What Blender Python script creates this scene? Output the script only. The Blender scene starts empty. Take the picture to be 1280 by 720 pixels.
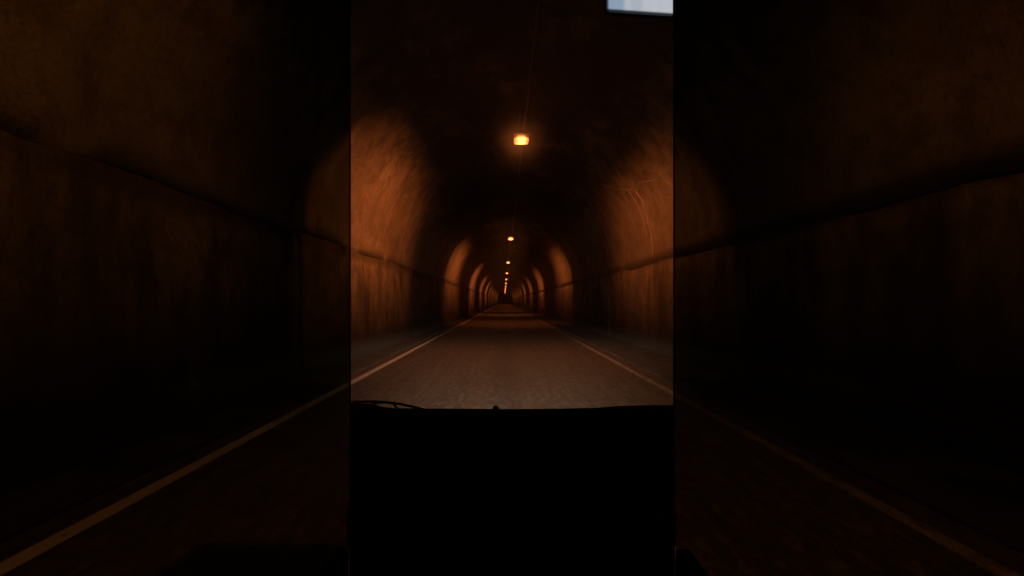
import bpy, bmesh, math, random
from mathutils import Vector, Matrix, noise
random.seed(4)
SC = bpy.context.scene
COL = SC.collection
R = math.radians

# ---------------------------------------------------------------- helpers
def tag(o, label=None, cat=None, group=None, kind=None):
    if label: o['label'] = label
    if cat: o['category'] = cat
    if group: o['group'] = group
    if kind: o['kind'] = kind
    return o

def link_mesh(name, bm, mat, parent=None, smooth=False):
    me = bpy.data.meshes.new(name)
    bm.normal_update()
    bm.to_mesh(me); bm.free()
    if smooth:
        for p in me.polygons: p.use_smooth = True
    o = bpy.data.objects.new(name, me)
    COL.objects.link(o)
    me.materials.append(mat)
    if parent is not None: o.parent = parent
    return o

def empty(name, loc=(0, 0, 0)):
    o = bpy.data.objects.new(name, None)
    COL.objects.link(o); o.location = loc
    o.empty_display_size = .2
    return o

def box(bm, x0, x1, y0, y1, z0, z1, bev=0.0):
    t = bmesh.new()
    bmesh.ops.create_cube(t, size=1)
    for v in t.verts:
        v.co = Vector((x0 + (v.co.x + .5) * (x1 - x0), y0 + (v.co.y + .5) * (y1 - y0), z0 + (v.co.z + .5) * (z1 - z0)))
    if bev > 0:
        bmesh.ops.bevel(t, geom=t.edges[:], offset=bev, segments=2, affect='EDGES', profile=.6)
    me = bpy.data.meshes.new('t'); t.to_mesh(me); t.free()
    bm.from_mesh(me); bpy.data.meshes.remove(me)

def tube(bm, pts, r, seg=8, taper=None):
    rings = []
    n = len(pts)
    for i, p in enumerate(pts):
        p = Vector(p)
        d = (Vector(pts[min(i + 1, n - 1)]) - Vector(pts[max(i - 1, 0)])).normalized()
        up = Vector((0, 0, 1)) if abs(d.z) < .9 else Vector((1, 0, 0))
        a = d.cross(up).normalized(); b = a.cross(d)
        rr = r if taper is None else r * taper[i]
        rings.append([bm.verts.new(p + (a * math.cos(t) + b * math.sin(t)) * rr) for t in [2 * math.pi * k / seg for k in range(seg)]])
    for A, B in zip(rings, rings[1:]):
        for k in range(seg):
            bm.faces.new((A[k], A[(k + 1) % seg], B[(k + 1) % seg], B[k]))
    bm.faces.new(rings[0][::-1]); bm.faces.new(rings[-1])

class NT:
    def __init__(s, tree): s.t = tree; s.n = tree.nodes; s.l = tree.links
    def new(s, t, **kw):
        n = s.n.new(t)
        for k, v in kw.items(): setattr(n, k, v)
        return n
    def put(s, sock, v):
        if isinstance(v, bpy.types.NodeSocket): s.l.new(v, sock)
        else: sock.default_value = v
    def math(s, op, a, b=None, c=None, clamp=False):
        n = s.new('ShaderNodeMath', operation=op, use_clamp=clamp)
        s.put(n.inputs[0], a)
        if b is not None: s.put(n.inputs[1], b)
        if c is not None: s.put(n.inputs[2], c)
        return n.outputs[0]
    def ramp(s, v, a, b, o0=0.0, o1=1.0, smooth=True):
        n = s.new('ShaderNodeMapRange', interpolation_type='SMOOTHSTEP' if smooth else 'LINEAR')
        s.put(n.inputs['Value'], v)
        n.inputs['From Min'].default_value = a; n.inputs['From Max'].default_value = b
        n.inputs['To Min'].default_value = o0; n.inputs['To Max'].default_value = o1
        return n.outputs['Result']
    def noise(s, vec, scale, detail=4, rough=.55, mscale=None):
        if mscale:
            m = s.new('ShaderNodeMapping'); s.l.new(vec, m.inputs['Vector']); m.inputs['Scale'].default_value = mscale
            vec = m.outputs['Vector']
        n = s.new('ShaderNodeTexNoise'); s.l.new(vec, n.inputs['Vector'])
        n.inputs['Scale'].default_value = scale; n.inputs['Detail'].default_value = detail; n.inputs['Roughness'].default_value = rough
        return n.outputs['Fac']
    def mix2(s, f, a, b):
        n = s.new('ShaderNodeMix', data_type='FLOAT')
        s.put(n.inputs[0], f); s.put(n.inputs[2], a); s.put(n.inputs[3], b)
        return n.outputs[0]
    def mix(s, f, a, b, mode='MIX'):
        n = s.new('ShaderNodeMix', data_type='RGBA', blend_type=mode)
        s.put(n.inputs[0], f)
        for sock, v in ((n.inputs[6], a), (n.inputs[7], b)):
            if isinstance(v, bpy.types.NodeSocket): s.l.new(v, sock)
            else: sock.default_value = (*v, 1)
        return n.outputs[2]

def material(name):
    m = bpy.data.materials.new(name); m.use_nodes = True
    t = NT(m.node_tree)
    b = m.node_tree.nodes['Principled BSDF']
    return m, t, b

def simple(name, col, rough=.6, metal=0, nscale=40, amount=.25):
    m, t, b = material(name)
    tc = t.new('ShaderNodeTexCoord').outputs['Object']
    f = t.noise(tc, nscale, 5)
    c = t.mix(f, tuple(x * (1 - amount) for x in col), tuple(x * (1 + amount) for x in col))
    t.l.new(c, b.inputs['Base Color'])
    b.inputs['Roughness'].default_value = rough; b.inputs['Metallic'].default_value = metal
    bp = t.new('ShaderNodeBump'); bp.inputs['Strength'].default_value = .15; bp.inputs['Distance'].default_value = .003
    t.l.new(f, bp.inputs['Height']); t.l.new(bp.outputs[0], b.inputs['Normal'])
    return m

# ---------------------------------------------------------------- layout
CAM_H = 1.4
XC, HW, SPRING = .27, 3.77, 2.56        # tunnel centre line, half width, springing height of the vault
LX, LZ = .45, 5.6                       # lamp line
L0, LSTEP = 13.4, 21.0
Y0, Y1 = -26.0, 330.0
BEND0, BENDR = 235.0, 500.0             # far away the tunnel bends gently right
def bend(y): return max(0.0, y - BEND0) ** 2 / (2 * BENDR)

def ysteps():
    y = Y0; out = []
    while y < Y1:
        out.append(y); y += .25 if -2 < y < 42 else (.8 if y < 90 else 3.0)
    out.append(Y1); return out
YS = ysteps()
JOINTS = [8.6, 19.6, 30.1, 40.6] + [51.1 + 10.5 * k for k in range(16)]

# ---------------------------------------------------------------- materials
def concrete(name, wall):
    m, t, b = material(name)
    g = t.new('ShaderNodeNewGeometry').outputs['Position']
    sep = t.new('ShaderNodeSeparateXYZ'); t.l.new(g, sep.inputs[0])
    big = t.noise(g, .45, 5, .6)
    med = t.noise(g, 2.2, 6, .65)
    fine = t.noise(g, 17, 5, .7)
    streak = t.noise(g, 1.0, 6, .68, (.9, 1.0, .34))     # water runs down the wall
    streak2 = t.noise(g, 1.0, 5, .65, (2.6, 3.0, .30))
    c = t.mix(t.ramp(big, .35, .66), (.24, .205, .165), (.40, .36, .30))
    c = t.mix(t.ramp(med, .42, .66, 0, .65), c, (.15, .12, .09))
    c = t.mix(t.ramp(fine, .48, .7, 0, .55), c, (.11, .09, .07))
    if wall:
        c = t.mix(t.ramp(streak, .42, .64, 0, .85), c, (.06, .048, .04))
        c = t.mix(t.ramp(streak2, .56, .74, 0, .5), c, (.42, .38, .31))
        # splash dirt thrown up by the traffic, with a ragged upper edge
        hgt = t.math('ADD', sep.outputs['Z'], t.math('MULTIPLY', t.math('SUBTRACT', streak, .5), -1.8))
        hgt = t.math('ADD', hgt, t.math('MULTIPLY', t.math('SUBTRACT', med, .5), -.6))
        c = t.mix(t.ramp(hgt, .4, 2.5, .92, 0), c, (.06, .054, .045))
        c = t.mix(t.ramp(hgt, .35, .95, .8, 0), c, (.022, .020, .017))  # wall foot painted darker still to mute the headlight spill
    else:
        # crown of the vault painted darker for the missing light, in irregular patches
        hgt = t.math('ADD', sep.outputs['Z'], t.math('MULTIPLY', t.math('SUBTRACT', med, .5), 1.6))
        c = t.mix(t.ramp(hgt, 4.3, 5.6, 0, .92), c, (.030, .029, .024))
        c = t.mix(t.ramp(streak, .55, .7, 0, .55), c, (.09, .075, .06))
        # pale wet patches and runs where water has come through the crown
        c = t.mix(t.math('MULTIPLY', t.ramp(t.noise(g, .8, 6, .7, (1, .5, 1)), .52, .68, 0, .7), t.ramp(sep.outputs['Z'], 4.6, 5.4)), c, (.17, .165, .135))
    # grime that has collected along the joint between wall and vault
    jd = t.math('ABSOLUTE', t.math('SUBTRACT', sep.outputs['Z'], 2.52))
    jd = t.math('ADD', jd, t.math('MULTIPLY', t.math('SUBTRACT', med, .5), .5))
    c = t.mix(t.ramp(jd, .02, .22, .7, 0), c, (.06, .048, .038))
    t.l.new(c, b.inputs['Base Color'])
    b.inputs['Roughness'].default_value = .85
    bp = t.new('ShaderNodeBump'); bp.inputs['Strength'].default_value = .9; bp.inputs['Distance'].default_value = .05
    h = t.math('ADD', t.math('MULTIPLY', med, .7), t.math('MULTIPLY', fine, .35))
    t.l.new(h, bp.inputs['Height']); t.l.new(bp.outputs[0], b.inputs['Normal'])
    return m
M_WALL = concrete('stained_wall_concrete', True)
M_VAULT = concrete('shade_painted_vault_concrete', False)
M_LIME = simple('lime_deposit', (.54, .48, .40), .8, 0, 14, .35)

def asphalt():
    m, t, b = material('worn_asphalt')
    g = t.new('ShaderNodeNewGeometry').outputs['Position']
    sep = t.new('ShaderNodeSeparateXYZ'); t.l.new(g, sep.inputs[0])
    big = t.noise(g, .5, 4, .6, (1, .25, 1))
    lng = t.noise(g, 1.0, 5, .65, (3.2, .10, 1))
    grain = t.noise(g, 60, 3, .7)
    agg = t.noise(g, 14, 4, .7)
    c = t.mix(t.ramp(big, .3, .7), (.062, .055, .048), (.105, .095, .083))
    c = t.mix(t.ramp(lng, .45, .7, 0, .6), c, (.15, .135, .118))
    c = t.mix(t.ramp(agg, .45, .7, 0, .6), c, (.035, .03, .026))
    mid = t.noise(g, 8, 5, .75, (1.5, .45, 1))
    c = t.mix(t.ramp(mid, .46, .64, 0, .85), c, (.22, .185, .15))
    c = t.mix(t.ramp(mid, .40, .28, 0, .6), c, (.028, .025, .022))
    c = t.mix(t.ramp(grain, .55, .75, 0, .7), c, (.19, .17, .15))
    # oil darkened strip along the middle of the lane
    off = t.math('ABSOLUTE', t.math('SUBTRACT', sep.outputs['X'], .05))
    c = t.mix(t.ramp(off, .05, .5, .35, 0), c, (.03, .027, .024))
    t.l.new(c, b.inputs['Base Color'])
    t.l.new(t.ramp(lng, .3, .7, .62, .42), b.inputs['Roughness'])
    bp = t.new('ShaderNodeBump'); bp.inputs['Strength'].default_value = .8; bp.inputs['Distance'].default_value = .012
    t.l.new(t.math('ADD', grain, t.math('ADD', t.math('MULTIPLY', agg, .8), mid)), bp.inputs['Height']); t.l.new(bp.outputs[0], b.inputs['Normal'])
    return m
M_ROAD = asphalt()

def paint(name, worn, col=(.78, .77, .74)):
    m, t, b = material(name)
    g = t.new('ShaderNodeNewGeometry').outputs['Position']
    w = t.noise(g, 9, 5, .7, (1, .35, 1)); w2 = t.noise(g, 45, 3, .7)
    f = t.ramp(t.math('ADD', t.math('MULTIPLY', w, .7), t.math('MULTIPLY', w2, .3)), worn, worn + .12)
    c = t.mix(f, col, (.12, .105, .09))
    t.l.new(c, b.inputs['Base Color']); b.inputs['Roughness'].default_value = .6
    return m
M_LINE = paint('worn_white_paint', .55, (.84, .84, .83))
M_LINE2 = paint('badly_worn_white_paint', .49, (.36, .35, .33))

def verge_mat():
    m, t, b = material('dusty_verge')
    g = t.new('ShaderNodeNewGeometry').outputs['Position']
    a = t.noise(g, 1.3, 6, .7); f = t.noise(g, 25, 4, .7)
    c = t.mix(t.ramp(a, .35, .65), (.028, .026, .022), (.085, .077, .066))
    c = t.mix(t.ramp(f, .5, .7, 0, .6), c, (.11, .10, .085))
    t.l.new(c, b.inputs['Base Color']); b.inputs['Roughness'].default_value = .9
    bp = t.new('ShaderNodeBump'); bp.inputs['Strength'].default_value = .8; bp.inputs['Distance'].default_value = .02
    t.l.new(t.math('ADD', a, f), bp.inputs['Height']); t.l.new(bp.outputs[0], b.inputs['Normal'])
    return m
M_VERGE = verge_mat()
M_BLACK = simple('black_plastic', (.012, .012, .013), .75, 0, 180, .4)
M_LINING = simple('dark_headliner', (.02, .02, .021), .95, 0, 120, .3)
M_RUBBER = simple('black_rubber', (.01, .01, .01), .6, 0, 60, .3)
M_ROCK = simple('dark_rock', (.05, .046, .04), .95, 0, 3, .4)
M_STEEL = simple('dull_steel', (.16, .14, .12), .6, .6, 30, .4)

def emission(name, fn):
    m = bpy.data.materials.new(name); m.use_nodes = True
    t = NT(m.node_tree); t.n.clear()
    out = t.new('ShaderNodeOutputMaterial'); e = t.new('ShaderNodeEmission')
    t.l.new(e.outputs[0], out.inputs['Surface']); fn(t, e)
    return m
def lens_fn(t, e):
    tc = t.new('ShaderNodeTexCoord').outputs['Object']
    f = t.noise(tc, 9, 3)
    t.l.new(t.mix(f, (1, .22, .04), (1, .26, .05)), e.inputs['Color'])
    m = t.new('ShaderNodeMapping'); t.l.new(tc, m.inputs['Vector']); m.inputs['Scale'].default_value = (1, .6, 1.9)
    d = t.new('ShaderNodeVectorMath', operation='LENGTH'); t.l.new(m.outputs[0], d.inputs[0])
    t.l.new(t.ramp(d.outputs['Value'], .03, .20, 17, 1.7), e.inputs['Strength'])       # the burner glows in the middle of its bowl
M_LENS = emission('sodium_lamp_glow', lens_fn)

def glass(name, tint, rough_amt):
    m = bpy.data.materials.new(name); m.use_nodes = True
    t = NT(m.node_tree); t.n.clear()
    out = t.new('ShaderNodeOutputMaterial')
    tr = t.new('ShaderNodeBsdfTransparent'); tr.inputs['Color'].default_value = (*tint, 1)
    base = tr.outputs[0]
    tc = t.new('ShaderNodeTexCoord').outputs['Object']
    if rough_amt > 0:      # greasy film: a little light is scattered forward
        rf = t.new('ShaderNodeBsdfRefraction'); rf.inputs['IOR'].default_value = 1.045
        rf.inputs['Roughness'].default_value = .9; rf.inputs['Color'].default_value = (1, 1, 1, 1)
        mx = t.new('ShaderNodeMixShader')
        smear = t.ramp(t.noise(tc, 3.0, 5, .65, (1, 1, .5)), .35, .7, rough_amt * .6, rough_amt * 1.4)
        t.l.new(smear, mx.inputs[0]); t.l.new(base, mx.inputs[1]); t.l.new(rf.outputs[0], mx.inputs[2])
        base = mx.outputs[0]
    gl = t.new('ShaderNodeBsdfGlossy'); gl.inputs['Roughness'].default_value = .02
    fr = t.new('ShaderNodeFresnel'); fr.inputs['IOR'].default_value = 1.25
    mx2 = t.new('ShaderNodeMixShader')
    t.l.new(fr.outputs[0], mx2.inputs[0]); t.l.new(base, mx2.inputs[1]); t.l.new(gl.outputs[0], mx2.inputs[2])
    t.l.new(mx2.outputs[0] if rough_amt > 0 else base, out.inputs['Surface'])
    return m
M_SCREENGLASS = glass('windscreen_glass', (.98, .98, .97), .10)
M_TINT = glass('added_dimming_glass', (.37, .41, .37), 0)

# ---------------------------------------------------------------- ground
def strip(name, x0, x1, z, mat, parent=None, cross=1, th=None, y0=Y0, y1=Y1):
    """a sheet that follows the tunnel's bend; th adds side faces (a real slab)"""
    bm = bmesh.new(); rows = []
    for y in YS:
        if y < y0 or y > y1: continue
        b = bend(y); row = []
        if th: row.append(bm.verts.new((x0 + b, y, z - th)))
        for k in range(cross + 1):
            row.append(bm.verts.new((x0 + (x1 - x0) * k / cross + b, y, z)))
        if th: row.append(bm.verts.new((x1 + b, y, z - th)))
        rows.append(row)
    for A, B in zip(rows, rows[1:]):
        for k in range(len(A) - 1): bm.faces.new((A[k], A[k + 1], B[k + 1], B[k]))
    if th:
        bm.faces.new(rows[0]); bm.faces.new(rows[-1][::-1])
    return link_mesh(name, bm, mat, parent)

XL, XR = -2.63, 2.575
road = tag(strip('road', XC - HW - .25, XC + HW + .25, 0, M_ROAD), 'dark worn asphalt road running straight into the tunnel', 'road', kind='structure')
tag(strip('edge_line', XL - .065, XL + .065, .004, M_LINE, road), 'white edge line on the left of the road', kind='structure')
tag(strip('edge_line', XR - .06, XR + .06, .004, M_LINE2, road), 'faded white edge line on the right of the road', kind='structure')
tag(strip('verge', XC - HW - .2, XL - .28, .035, M_VERGE, None, 3, .033), 'narrow dusty verge between left edge line and left tunnel wall', 'verge', kind='structure')
tag(strip('verge', XR + .30, XC + HW + .2, .035, M_VERGE, None, 3, .033), 'wider dusty verge between faded right edge line and right tunnel wall', 'verge', kind='structure')

# ---------------------------------------------------------------- tunnel
tunnel = tag(empty('tunnel', (XC, 0, 0)), 'long arched concrete tunnel with stained walls and a vault painted dark as if in shade, lit in orange bands', 'tunnel')
def rough_off(y, a, b):
    p = Vector((y * .55, a * .8, b * .8))
    return .035 * noise.noise(p) + .02 * noise.noise(p * 3.1)
def joint_off(y):
    for j in JOINTS:
        d = abs(y - j)
        if d < .14: return .02
    return 0.0
def near_ys():
    ys = set(YS)
    for j in JOINTS:
        for d in (-.15, -.13, .13, .15): ys.add(j + d)
    return sorted(ys)
NYS = near_ys()
def groove_z(y, s):
    return SPRING + (.03 if s < 0 else -.14) + .06 * noise.noise(Vector((y * .35, s * 7, 0))) + .03 * noise.noise(Vector((y * 1.7, s * 3, 4)))
def wall_surface(y, s, z):            # inner face x (relative to the centre line) of a side wall
    return s * (HW + rough_off(y, s * 3, z) + joint_off(y))
def sweep(name, mat, prof):
    bm = bmesh.new(); rows = []
    for y in NYS:
        rows.append([bm.verts.new((x + bend(y), y, z)) for x, z in prof(y)])
    for A, B in zip(rows, rows[1:]):
        for k in range(len(A) - 1): bm.faces.new((A[k], A[k + 1], B[k + 1], B[k]))
    return link_mesh(name, bm, mat, tunnel, True)
def wall_prof(s):
    def f(y):
        g = groove_z(y, s); pts = []
        for k in range(9):
            z = -.1 + (g - .006 + .1) * k / 8
            pts.append((wall_surface(y, s, z), z))
        pts.append((s * (HW + .02), g - .006))           # ledge going back into the joint
        pts.append((s * (HW + .02), g + .2))
        return pts
    return f
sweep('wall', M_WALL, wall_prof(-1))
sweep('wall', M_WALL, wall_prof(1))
def vault_point(y, a, r=0):
    o = rough_off(y, math.cos(a) * 3, math.sin(a) * 3 + 2) + joint_off(y) + r
    return (math.cos(a) * (HW + o), SPRING + math.sin(a) * (HW + o))
def vault_prof(y):
    pts = []
    for s in (-1, 1):
        g = groove_z(y, s)
        a0 = math.asin(max(-1, min(1, (g + .006 - SPRING) / HW)))
        seq = [(s * (HW + .018), g + .006), (s * (HW + rough_off(y, s * 3, 2)), g + .006)]
        n = 20
        for k in range(1, n + 1):
            a = a0 + (math.pi / 2 - a0) * k / n
            if k == n and s == 1: continue
            x, z = vault_point(y, a if s > 0 else math.pi - a)
            seq.append((x, z))
        pts += seq if s < 0 else seq[::-1]
    return pts
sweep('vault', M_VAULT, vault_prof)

# unseen rock hull added to keep leaking sky light out: closed at the far end, open behind the vehicle where the bore meets daylight
bm = bmesh.new(); rows = []
for y in (Y0 + .2, 0, 40, 100, 150, 180, 200, 220, 240, 260, 280, 300, 320, 345):
    rows.append([bm.verts.new((XC + bend(min(y, Y1)) + 6.2 * math.cos(a), y, 1.5 + 6.2 * math.sin(a))) for a in [2 * math.pi * k / 32 for k in range(32)]])
for A, B in zip(rows, rows[1:]):
    for k in range(32): bm.faces.new((A[k], A[(k + 1) % 32], B[(k + 1) % 32], B[k]))
bm.faces.new(rows[-1])
tag(link_mesh('sky_seal_hull', bm, M_ROCK), 'unseen dark rock hull around the tunnel bore, added to keep sky light out', kind='structure')
bm = bmesh.new(); rows = []                       # portal ring closing the gap between lining and rock
for r_ in (HW + .01, 6.2):
    rows.append([bm.verts.new((XC + r_ * math.cos(a), Y0 + .1, (SPRING if r_ < 5 else 1.5) + r_ * math.sin(a))) for a in [math.pi * k / 24 for k in range(25)]])
for k in range(24): bm.faces.new((rows[0][k], rows[0][k + 1], rows[1][k + 1], rows[1][k]))
for s_ in (-1, 1):
    q = [bm.verts.new((XC + s_ * a_, Y0 + .1, b_)) for a_, b_ in ((HW + .01, -4), (6.2, -4), (6.2, 1.5), (HW + .01, SPRING))]
    bm.faces.new(q)
for v in bm.verts: v.co -= Vector((XC, 0, 0))
link_mesh('portal_face', bm, M_ROCK, tunnel)
bm = bmesh.new(); tube(bm, [(LX - XC + .12 + bend(y), y, SPRING + HW - .045) for y in YS], .022, 6)
link_mesh('cable_conduit', bm, M_STEEL, tunnel, True)

# pale lime seams and veins that have seeped through the lining (thin raised crusts)
def on_lining(y, h):
    """point of the right-hand lining at height h"""
    if h < SPRING: return Vector((HW - .004, y, h))
    a = math.asin(min(1, (h - SPRING) / HW)); x, z = vault_point(y, a, -.004)
    return Vector((x, y, z))
def vein(pts, r):
    bm = bmesh.new(); P = []
    for (y0, h0), (y1, h1) in zip(pts, pts[1:]):
        n = max(3, int(abs(h1 - h0) / .12 + abs(y1 - y0) / .12))
        for k in range(n):
            f = k / n; y = y0 + (y1 - y0) * f; h = h0 + (h1 - h0) * f
            q = Vector((y * 4, h * 4, 1)); y += .05 * noise.noise(q); h += .05 * noise.noise(q + Vector((9, 0, 0)))
            P.append(on_lining(y, h))
    P.append(on_lining(*pts[-1]))
    tube(bm, P, r, 6, [.5 + .7 * abs(noise.noise(p * 3)) + (.0 if 0 < i < len(P) - 1 else -.3) for i, p in enumerate(P)])
    return bm
def px_to_right(px, py):
    """where the sight line through a photo pixel meets the right lining -> (y, height)"""
    dx, dz = (px - 630) / 640, (377 - py) / 640
    y = 2.0
    while y < 60:
        x, z = dx * y - XC, CAM_H + dz * y
        if (z < SPRING and x > HW) or (z >= SPRING and math.hypot(x, z - SPRING) > HW): break
        y += .01
    return (y, CAM_H + dz * y)
def veinpx(pts, r, lab):
    o = link_mesh('lime_vein', vein([px_to_right(*p) for p in pts], r), M_LIME, tunnel, True)
    o['label'] = lab
veinpx([(752, 231), (768, 235), (782, 238), (797, 236), (799, 228), (815, 225), (826, 216), (838, 206)], .010, 'thin branching pale crack across the right side of the vault')
veinpx([(795, 238), (803, 248), (809, 264), (813, 285), (816, 306), (817, 322)], .040, 'pale curved lime seam down the right wall')
veinpx([(786, 238), (796, 252), (804, 272), (809, 295)], .022, 'second faint lime seam beside the brighter one')
veinpx([(826, 216), (831, 226), (840, 232)], .012, 'short side branch of the crack')

# ---------------------------------------------------------------- lamps
def dist_light(name, energy, col, spill, far=(.9, 1.85), near=(.97, 1.22)):
    L = bpy.data.lights.new(name, 'POINT'); L.energy = energy; L.color = col; L.shadow_soft_size = .05
    L.use_nodes = True
    t = NT(L.node_tree); t.n.clear()
    out = t.new('ShaderNodeOutputLight'); e = t.new('ShaderNodeEmission')
    t.l.new(e.outputs[0], out.inputs['Surface'])
    inc = t.new('ShaderNodeNewGeometry').outputs['Incoming']
    s = t.new('ShaderNodeSeparateXYZ'); t.l.new(inc, s.inputs[0])
    X, Y, Z = s.outputs
    cross = t.math('SQRT', t.math('ADD', t.math('MULTIPLY', X, X), t.math('MULTIPLY', t.math('MULTIPLY', Z, Z), .22)))
    lon = t.math('DIVIDE', Y, t.math('MAXIMUM', cross, .001))
    f = t.math('MULTIPLY', t.ramp(lon, far[0], far[1], 1, 0), t.ramp(lon, -near[1], -near[0], 0, 1))
    up = t.math('DIVIDE', Z, t.math('MAXIMUM', t.math('ABSOLUTE', X), .001))
    f = t.math('MULTIPLY', f, t.ramp(t.math('ADD', up, t.ramp(X, -.1, .1, 0, .16)), -.46, .05, 1, 0))
    f = t.math('MULTIPLY', f, t.ramp(X, -.1, .1, 1, .70))          # the bowls are tilted a little towards the left wall
    f = t.math('MULTIPLY', f, t.ramp(up, -1.45, -.6, .38, 1))
    # straight down onto the road the lobe is broad and soft
    fl = t.math('DIVIDE', t.math('ABSOLUTE', Y), t.math('MAXIMUM', t.math('ABSOLUTE', Z), .001))
    fl = t.ramp(fl, .1, 1.75, .50, 0)
    side = t.math('DIVIDE', t.math('ABSOLUTE', X), t.math('MAXIMUM', t.math('ABSOLUTE', Z), .001))
    f = t.mix2(t.math('MULTIPLY', t.ramp(side, .35, .62, 1, 0), t.ramp(Z, -.05, 0, 1, 0)), f, fl)
    f = t.math('ADD', f, spill)
    t.l.new(f, e.inputs['Strength'])
    return L
SODIUM = (1.0, .25, .045)
lamp_lights = [dist_light('sodium_light', e_, (1, g_, .045), .0008) for e_, g_ in ((760, .22), (760, .215), (980, .21), (800, .23), (1000, .205))]

def lamp_bms():
    h = bmesh.new(); box(h, -.21, .21, -.27, .27, .106, .128, .008); box(h, -.207, -.197, -.20, .20, -.04, .105); box(h, .197, .207, -.20, .20, -.04, .105)            # housing lid
    box(h, -.08, .08, -.16, .16, .132, .175, .012)                                # ballast box
    b = bmesh.new()
    tube(b, [(-.06, 0, .16), (-.06, 0, .80)], .012); tube(b, [(.06, 0, .16), (.06, 0, .80)], .012)
    l = bmesh.new()                                                               # glowing prismatic bowl
    prof = [(-.10, .104), (-.13, .06), (-.185, .05), (-.19, -.01), (-.17, -.05), (.17, -.05), (.19, -.01), (.185, .05), (.13, .06), (.10, .104)]
    rows = [[l.verts.new((x * k, y, z if z > .05 else z * kk)) for x, z in prof] for y, k, kk in ((-.15, .93, .85), (-.11, 1, 1), (.11, 1, 1), (.15, .93, .85))]
    for A, B in zip(rows, rows[1:]):
        for i in range(len(prof)):
            l.faces.new((A[i], A[(i + 1) % len(prof)], B[(i + 1) % len(prof)], B[i]))
    l.faces.new(rows[0][::-1]); l.faces.new(rows[-1])
    bmesh.ops.recalc_face_normals(l, faces=l.faces[:])
    return h, b, l
GROUP = 'lamps along the tunnel ceiling'
ORD = ['second', 'third', 'fourth', 'fifth', 'sixth', 'seventh', 'eighth', 'ninth', 'tenth', 'eleventh', 'twelfth']
ys = [L0 + LSTEP * k for k in range(12)]
src = None
def spare_lamp(y, name='tunnel_lamp'):
    global src
    r = empty(name, (LX + bend(y), y, LZ))
    if src is None:
        h, b, l = lamp_bms()
        src = [link_mesh('housing', h, M_STEEL, r), link_mesh('bracket', b, M_STEEL, r, True), link_mesh('lens', l, M_LENS, r)]
    else:
        for o in src:
            c = o.copy(); COL.objects.link(c); c.parent = r
    lo = bpy.data.objects.new('sodium_light', lamp_lights[int(y / LSTEP) % 5]); COL.objects.link(lo); lo.parent = r; lo.location = (0, 0, -.12)
    r['category'] = 'lamp'; r['group'] = GROUP
    return r
for k, y in enumerate(ys):
    r = spare_lamp(y)
    if k == 0: r['label'] = 'nearest and largest amber lamp, glowing alone high under the dark tunnel ceiling'
    else: r['label'] = ORD[k - 1] + ' amber ceiling lamp along the tunnel, counted from the nearest large one'
# unseen extra lamp, added above the frame to brighten the side walls
r = spare_lamp(1.2); r['label'] = 'added amber ceiling lamp directly above the vehicle roof, out of view, brightening the side walls'
r.children[-1].data = dist_light('added_overhead_light', 640, SODIUM, .004, far=(1.05, 1.8))

# ---------------------------------------------------------------- vehicle the picture is taken from
car = tag(empty('vehicle_cab', (.03, 1.0, .3)), 'black unlit vehicle cab around the camera, its dashboard edge crossing below the road', 'vehicle')
ORG = Vector((.03, 1.0, .3))
def part(name, bm, mat, parent=car, smooth=False):
    for v in bm.verts: v.co -= ORG
    return link_mesh(name, bm, mat, parent, smooth)
D = 2.0
PXL, PXR = 438, 842
def wx(px, y=D): return (px - 630) / 640 * y
def wz(py, y=D): return CAM_H + (377 - py) / 640 * y
XA, XB = wx(PXL), wx(PXR)
# dashboard
top = [(425, 503), (438, 503), (462, 503.5), (472, 506), (480, 508.5), (500, 509.5), (525, 510), (560, 510), (640, 510.5), (700, 510), (745, 509), (768, 507), (800, 506), (842, 505.5), (856, 505)]
def topz(x):
    px = x / D * 640 + 630
    for (a, b), (c, d) in zip(top, top[1:]):
        if px <= c: return wz(b + (d - b) * max(0, (px - a)) / (c - a))
    return wz(top[-1][1])
bm = bmesh.new(); rows = []
N = 60
for i in range(N + 1):
    x = XA - .004 + (XB - XA + .008) * i / N
    z = topz(x)
    row = [(x, 1.998, z - .10), (x, 1.998, z - .006), (x, 1.99, z), (x, 1.975, z - .002), (x, 1.93, z - .014), (x, 1.87, z - .04),
           (x, 1.83, z - .09), (x, 1.82, z - .20), (x, 1.84, z - .42), (x, 1.86, .30), (x, 1.998, .30)]
    rows.append([bm.verts.new((p[0] * (1 - .55 * (1.998 - p[1])), p[1], p[2])) for p in row])      # the near edge is a little narrower
for A, B in zip(rows, rows[1:]):
    for k in range(len(A)):
        bm.faces.new((A[k], A[(k + 1) % len(A)], B[(k + 1) % len(A)], B[k]))
bm.faces.new(rows[0][::-1]); bm.faces.new(rows[-1])
bmesh.ops.recalc_face_normals(bm, faces=bm.faces[:])
dash = part('dashboard', bm, M_BLACK, car, True)
bm = bmesh.new()
bmesh.ops.create_uvsphere(bm, u_segments=16, v_segments=8, radius=.012, matrix=Matrix.Translation((wx(620), 1.985, wz(509.5))))
s = part('sensor_knob', bm, M_BLACK, dash, True)
# air vents in the dash
for x0 in (-.42, .02, .40):
    bm = bmesh.new(); box(bm, x0, x0 + .16, 1.80, 1.835, .70, .79, .008)
    v = part('air_vent', bm, M_BLACK, dash)
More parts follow.
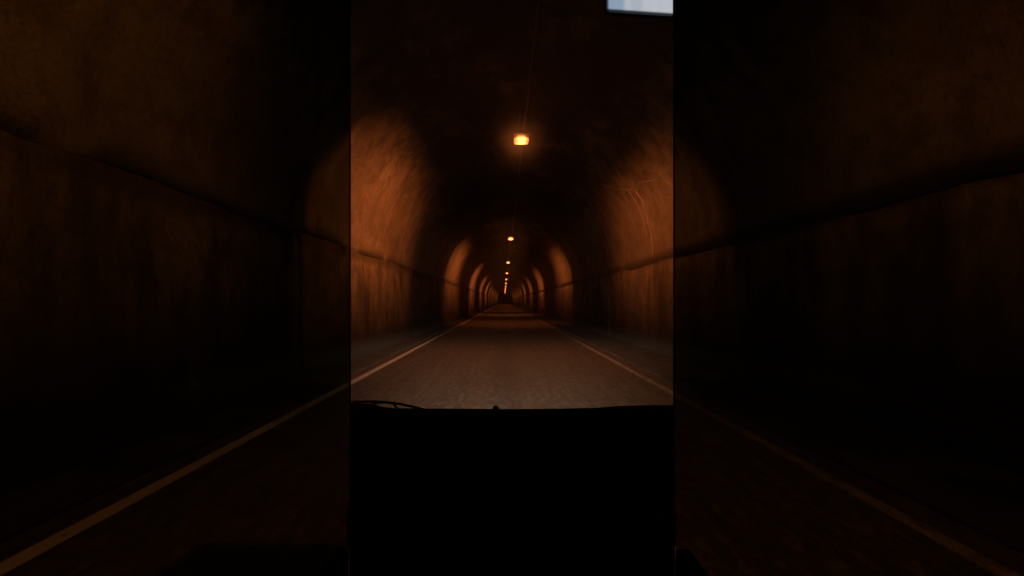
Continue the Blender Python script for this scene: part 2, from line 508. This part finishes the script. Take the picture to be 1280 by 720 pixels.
# pillars
for x in (XA, XB):
    bm = bmesh.new()
    s = -1 if x < 0 else 1
    box(bm, min(x, x + s * .006), max(x, x + s * .006), 2.0, 2.009, .80, 2.70, .003)
    part('windscreen_pillar', bm, M_BLACK)
bm = bmesh.new(); box(bm, XA - .006, XB + .006, 2.012, 2.017, topz(0) - .10, 2.67)
part('windscreen', bm, M_SCREENGLASS)
bm = bmesh.new(); box(bm, XA - .05, XB + .05, 1.98, 2.08, 2.685, 2.76, .01); part('header_rail', bm, M_LINING)
bm = bmesh.new(); box(bm, XA - .06, XB + .06, -1.2, 1.975, 2.70, 2.76, .01); part('roof_lining', bm, M_LINING)
bm = bmesh.new(); box(bm, XA - .05, XB + .05, -1.28, -1.21, .22, 2.75, .01); part('added_rear_blocker', bm, M_LINING)  # unseen panel added to block the portal's reflection in the windscreen
bm = bmesh.new(); box(bm, XA + .002, XB - .002, -1.2, 1.85, .16, .215, .01); part('cab_floor', bm, M_LINING)
# doors, with tinted glass added to dim the view at the sides
for x, s in ((XA, -1), (XB, 1)):
    d_ = bmesh.new(); box(d_, min(x + s * .003, x + s * .06), max(x + s * .003, x + s * .06), -1.0, 1.995, .22, .44, .012)
    door = part('door', d_, M_BLACK)
    g_ = bmesh.new(); gx = x + s * .006; box(g_, gx - .002, gx + .002, -1.0, 1.999, .445, 2.695)
    part('added_dimming_window', g_, M_TINT, door)
# wiper parked at the foot of the glass
bm = bmesh.new()
yw = 2.05
tube(bm, [(wx(p, yw), yw, wz(q, yw)) for p, q in ((441, 502.5), (455, 502), (470, 502), (484, 503), (500, 505), (514, 508), (530, 512))], .0055, 6)
w = part('wiper_blade', bm, M_RUBBER, car, True)
bm = bmesh.new()
tube(bm, [(wx(p, yw), yw + .02, wz(q, yw)) for p, q in ((462, 507), (470, 505), (484, 504.5), (490, 506), (496, 512))], .004, 6)
part('wiper_arm', bm, M_RUBBER, w, True)
# headlights (their light falls on the road; they sit on the nose, below the dashboard)
HL = bpy.data.lights.new('headlight_beam', 'SPOT'); HL.energy = 5000; HL.color = (1, .70, .47); HL.spot_size = R(130); HL.spot_blend = .8; HL.shadow_soft_size = .05
HL.use_nodes = True
t = NT(HL.node_tree); t.n.clear()
out = t.new('ShaderNodeOutputLight'); e = t.new('ShaderNodeEmission'); t.l.new(e.outputs[0], out.inputs['Surface'])
inc = t.new('ShaderNodeNewGeometry').outputs['Incoming']; sp = t.new('ShaderNodeSeparateXYZ'); t.l.new(inc, sp.inputs[0])
zz = t.math('ABSOLUTE', sp.outputs['Z'])
f = t.math('POWER', t.math('DIVIDE', .05, t.math('MAXIMUM', zz, .045)), 1.25)       # low beam: strongest just below its cut-off
f = t.math('MULTIPLY', f, t.ramp(sp.outputs['Z'], -.055, -.006, 1, .012))
f = t.math('MULTIPLY', f, t.ramp(t.math('ABSOLUTE', sp.outputs['X']), .09, .50, 1, .02))
t.l.new(f, e.inputs['Strength'])
for x in (-.52, .58):
    bm = bmesh.new(); box(bm, x - .10, x + .10, 3.0, 3.10, .58, .72, .03)
    h = part('headlight', bm, M_STEEL)
    lo = bpy.data.objects.new('headlight_beam', HL); COL.objects.link(lo); lo.parent = h
    lo.location = Vector((x, 3.13, .65)) - ORG; lo.rotation_euler = (R(90 - 4), 0, 0)
bm = bmesh.new(); box(bm, -.66, .72, 2.1, 3.08, .36, .57, .05); part('bonnet', bm, M_BLACK)

# rear-view mirror at the top of the windscreen, its daylight reflection made to glow
mir = tag(empty('rear_view_mirror', (.52, 1.93, 2.62)), 'small pale blue-white rear-view mirror at the top right edge of the windscreen, its reflection painted as glow', 'glowing_mirror')
ys_ = 1.93
X0, X1 = wx(758.5, ys_), wx(841, ys_)
def mir_fn(t, e):
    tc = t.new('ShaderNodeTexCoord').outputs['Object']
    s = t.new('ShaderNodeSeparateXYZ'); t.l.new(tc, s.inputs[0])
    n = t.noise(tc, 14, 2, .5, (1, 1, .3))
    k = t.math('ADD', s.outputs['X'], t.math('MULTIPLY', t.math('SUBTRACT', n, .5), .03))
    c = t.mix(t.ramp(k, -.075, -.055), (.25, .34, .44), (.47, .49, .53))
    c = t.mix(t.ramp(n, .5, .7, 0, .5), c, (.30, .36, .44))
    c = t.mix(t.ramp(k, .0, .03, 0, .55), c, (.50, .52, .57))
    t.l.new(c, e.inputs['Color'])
    # the painted glow falls off towards the lower and left borders of the panel
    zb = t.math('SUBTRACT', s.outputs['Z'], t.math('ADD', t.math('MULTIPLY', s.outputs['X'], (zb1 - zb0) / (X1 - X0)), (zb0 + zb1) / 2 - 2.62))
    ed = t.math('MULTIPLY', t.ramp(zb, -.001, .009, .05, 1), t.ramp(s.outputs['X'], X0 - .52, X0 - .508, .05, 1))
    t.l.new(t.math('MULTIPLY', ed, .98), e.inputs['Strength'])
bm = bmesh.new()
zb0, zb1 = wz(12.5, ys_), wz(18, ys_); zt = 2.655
M_MIR = emission('painted_mirror_glow', mir_fn)
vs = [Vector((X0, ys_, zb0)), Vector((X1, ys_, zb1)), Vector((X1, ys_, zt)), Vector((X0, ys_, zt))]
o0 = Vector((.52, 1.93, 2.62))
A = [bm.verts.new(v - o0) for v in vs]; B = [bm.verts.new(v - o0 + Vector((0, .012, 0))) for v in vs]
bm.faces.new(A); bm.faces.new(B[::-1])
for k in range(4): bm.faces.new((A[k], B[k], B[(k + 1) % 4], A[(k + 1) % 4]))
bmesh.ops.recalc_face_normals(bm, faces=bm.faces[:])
link_mesh('glowing_mirror', bm, M_MIR, mir)
bm = bmesh.new()
p = [Vector((X0 - .003, ys_ + .014, zb0 - .002)), Vector((X1 + .004, ys_ + .014, zb1 - .002)), Vector((X1 + .004, ys_ + .014, zt + .01)), Vector((X0 - .003, ys_ + .014, zt + .01))]
A = [bm.verts.new(v - o0) for v in p]; B = [bm.verts.new(v - o0 + Vector((0, .02, 0))) for v in p]
bm.faces.new(A); bm.faces.new(B[::-1])
for k in range(4): bm.faces.new((A[k], B[k], B[(k + 1) % 4], A[(k + 1) % 4]))
bmesh.ops.recalc_face_normals(bm, faces=bm.faces[:])
link_mesh('casing', bm, M_BLACK, mir)
bm = bmesh.new(); tube(bm, [Vector((.52, 1.955, 2.66)) - o0, Vector((.52, 1.955, 2.70)) - o0], .01); link_mesh('mount', bm, M_BLACK, mir)

# ---------------------------------------------------------------- world (it is dark in here)
w = bpy.data.worlds.new('World'); SC.world = w; w.use_nodes = True
nt = w.node_tree
sky = nt.nodes.new('ShaderNodeTexSky'); sky.sky_type = 'NISHITA'; sky.sun_disc = False; sky.sun_elevation = R(25); sky.sun_rotation = R(180)
bg = nt.nodes['Background']; nt.links.new(sky.outputs[0], bg.inputs['Color']); bg.inputs['Strength'].default_value = .15

# ---------------------------------------------------------------- camera
cam = bpy.data.cameras.new('camera'); co = bpy.data.objects.new('camera', cam); COL.objects.link(co)
co.location = (0, 0, CAM_H); co.rotation_euler = (R(90), 0, 0)
cam.sensor_width = 36; cam.lens = 18
cam.shift_x = 10 / 1280; cam.shift_y = 17 / 1280
cam.clip_start = .02; cam.clip_end = 2000
SC.camera = co
vs = SC.view_settings
vs.view_transform = 'Standard'; vs.look = 'None'; vs.exposure = 0; vs.gamma = 1; vs.use_curve_mapping = False
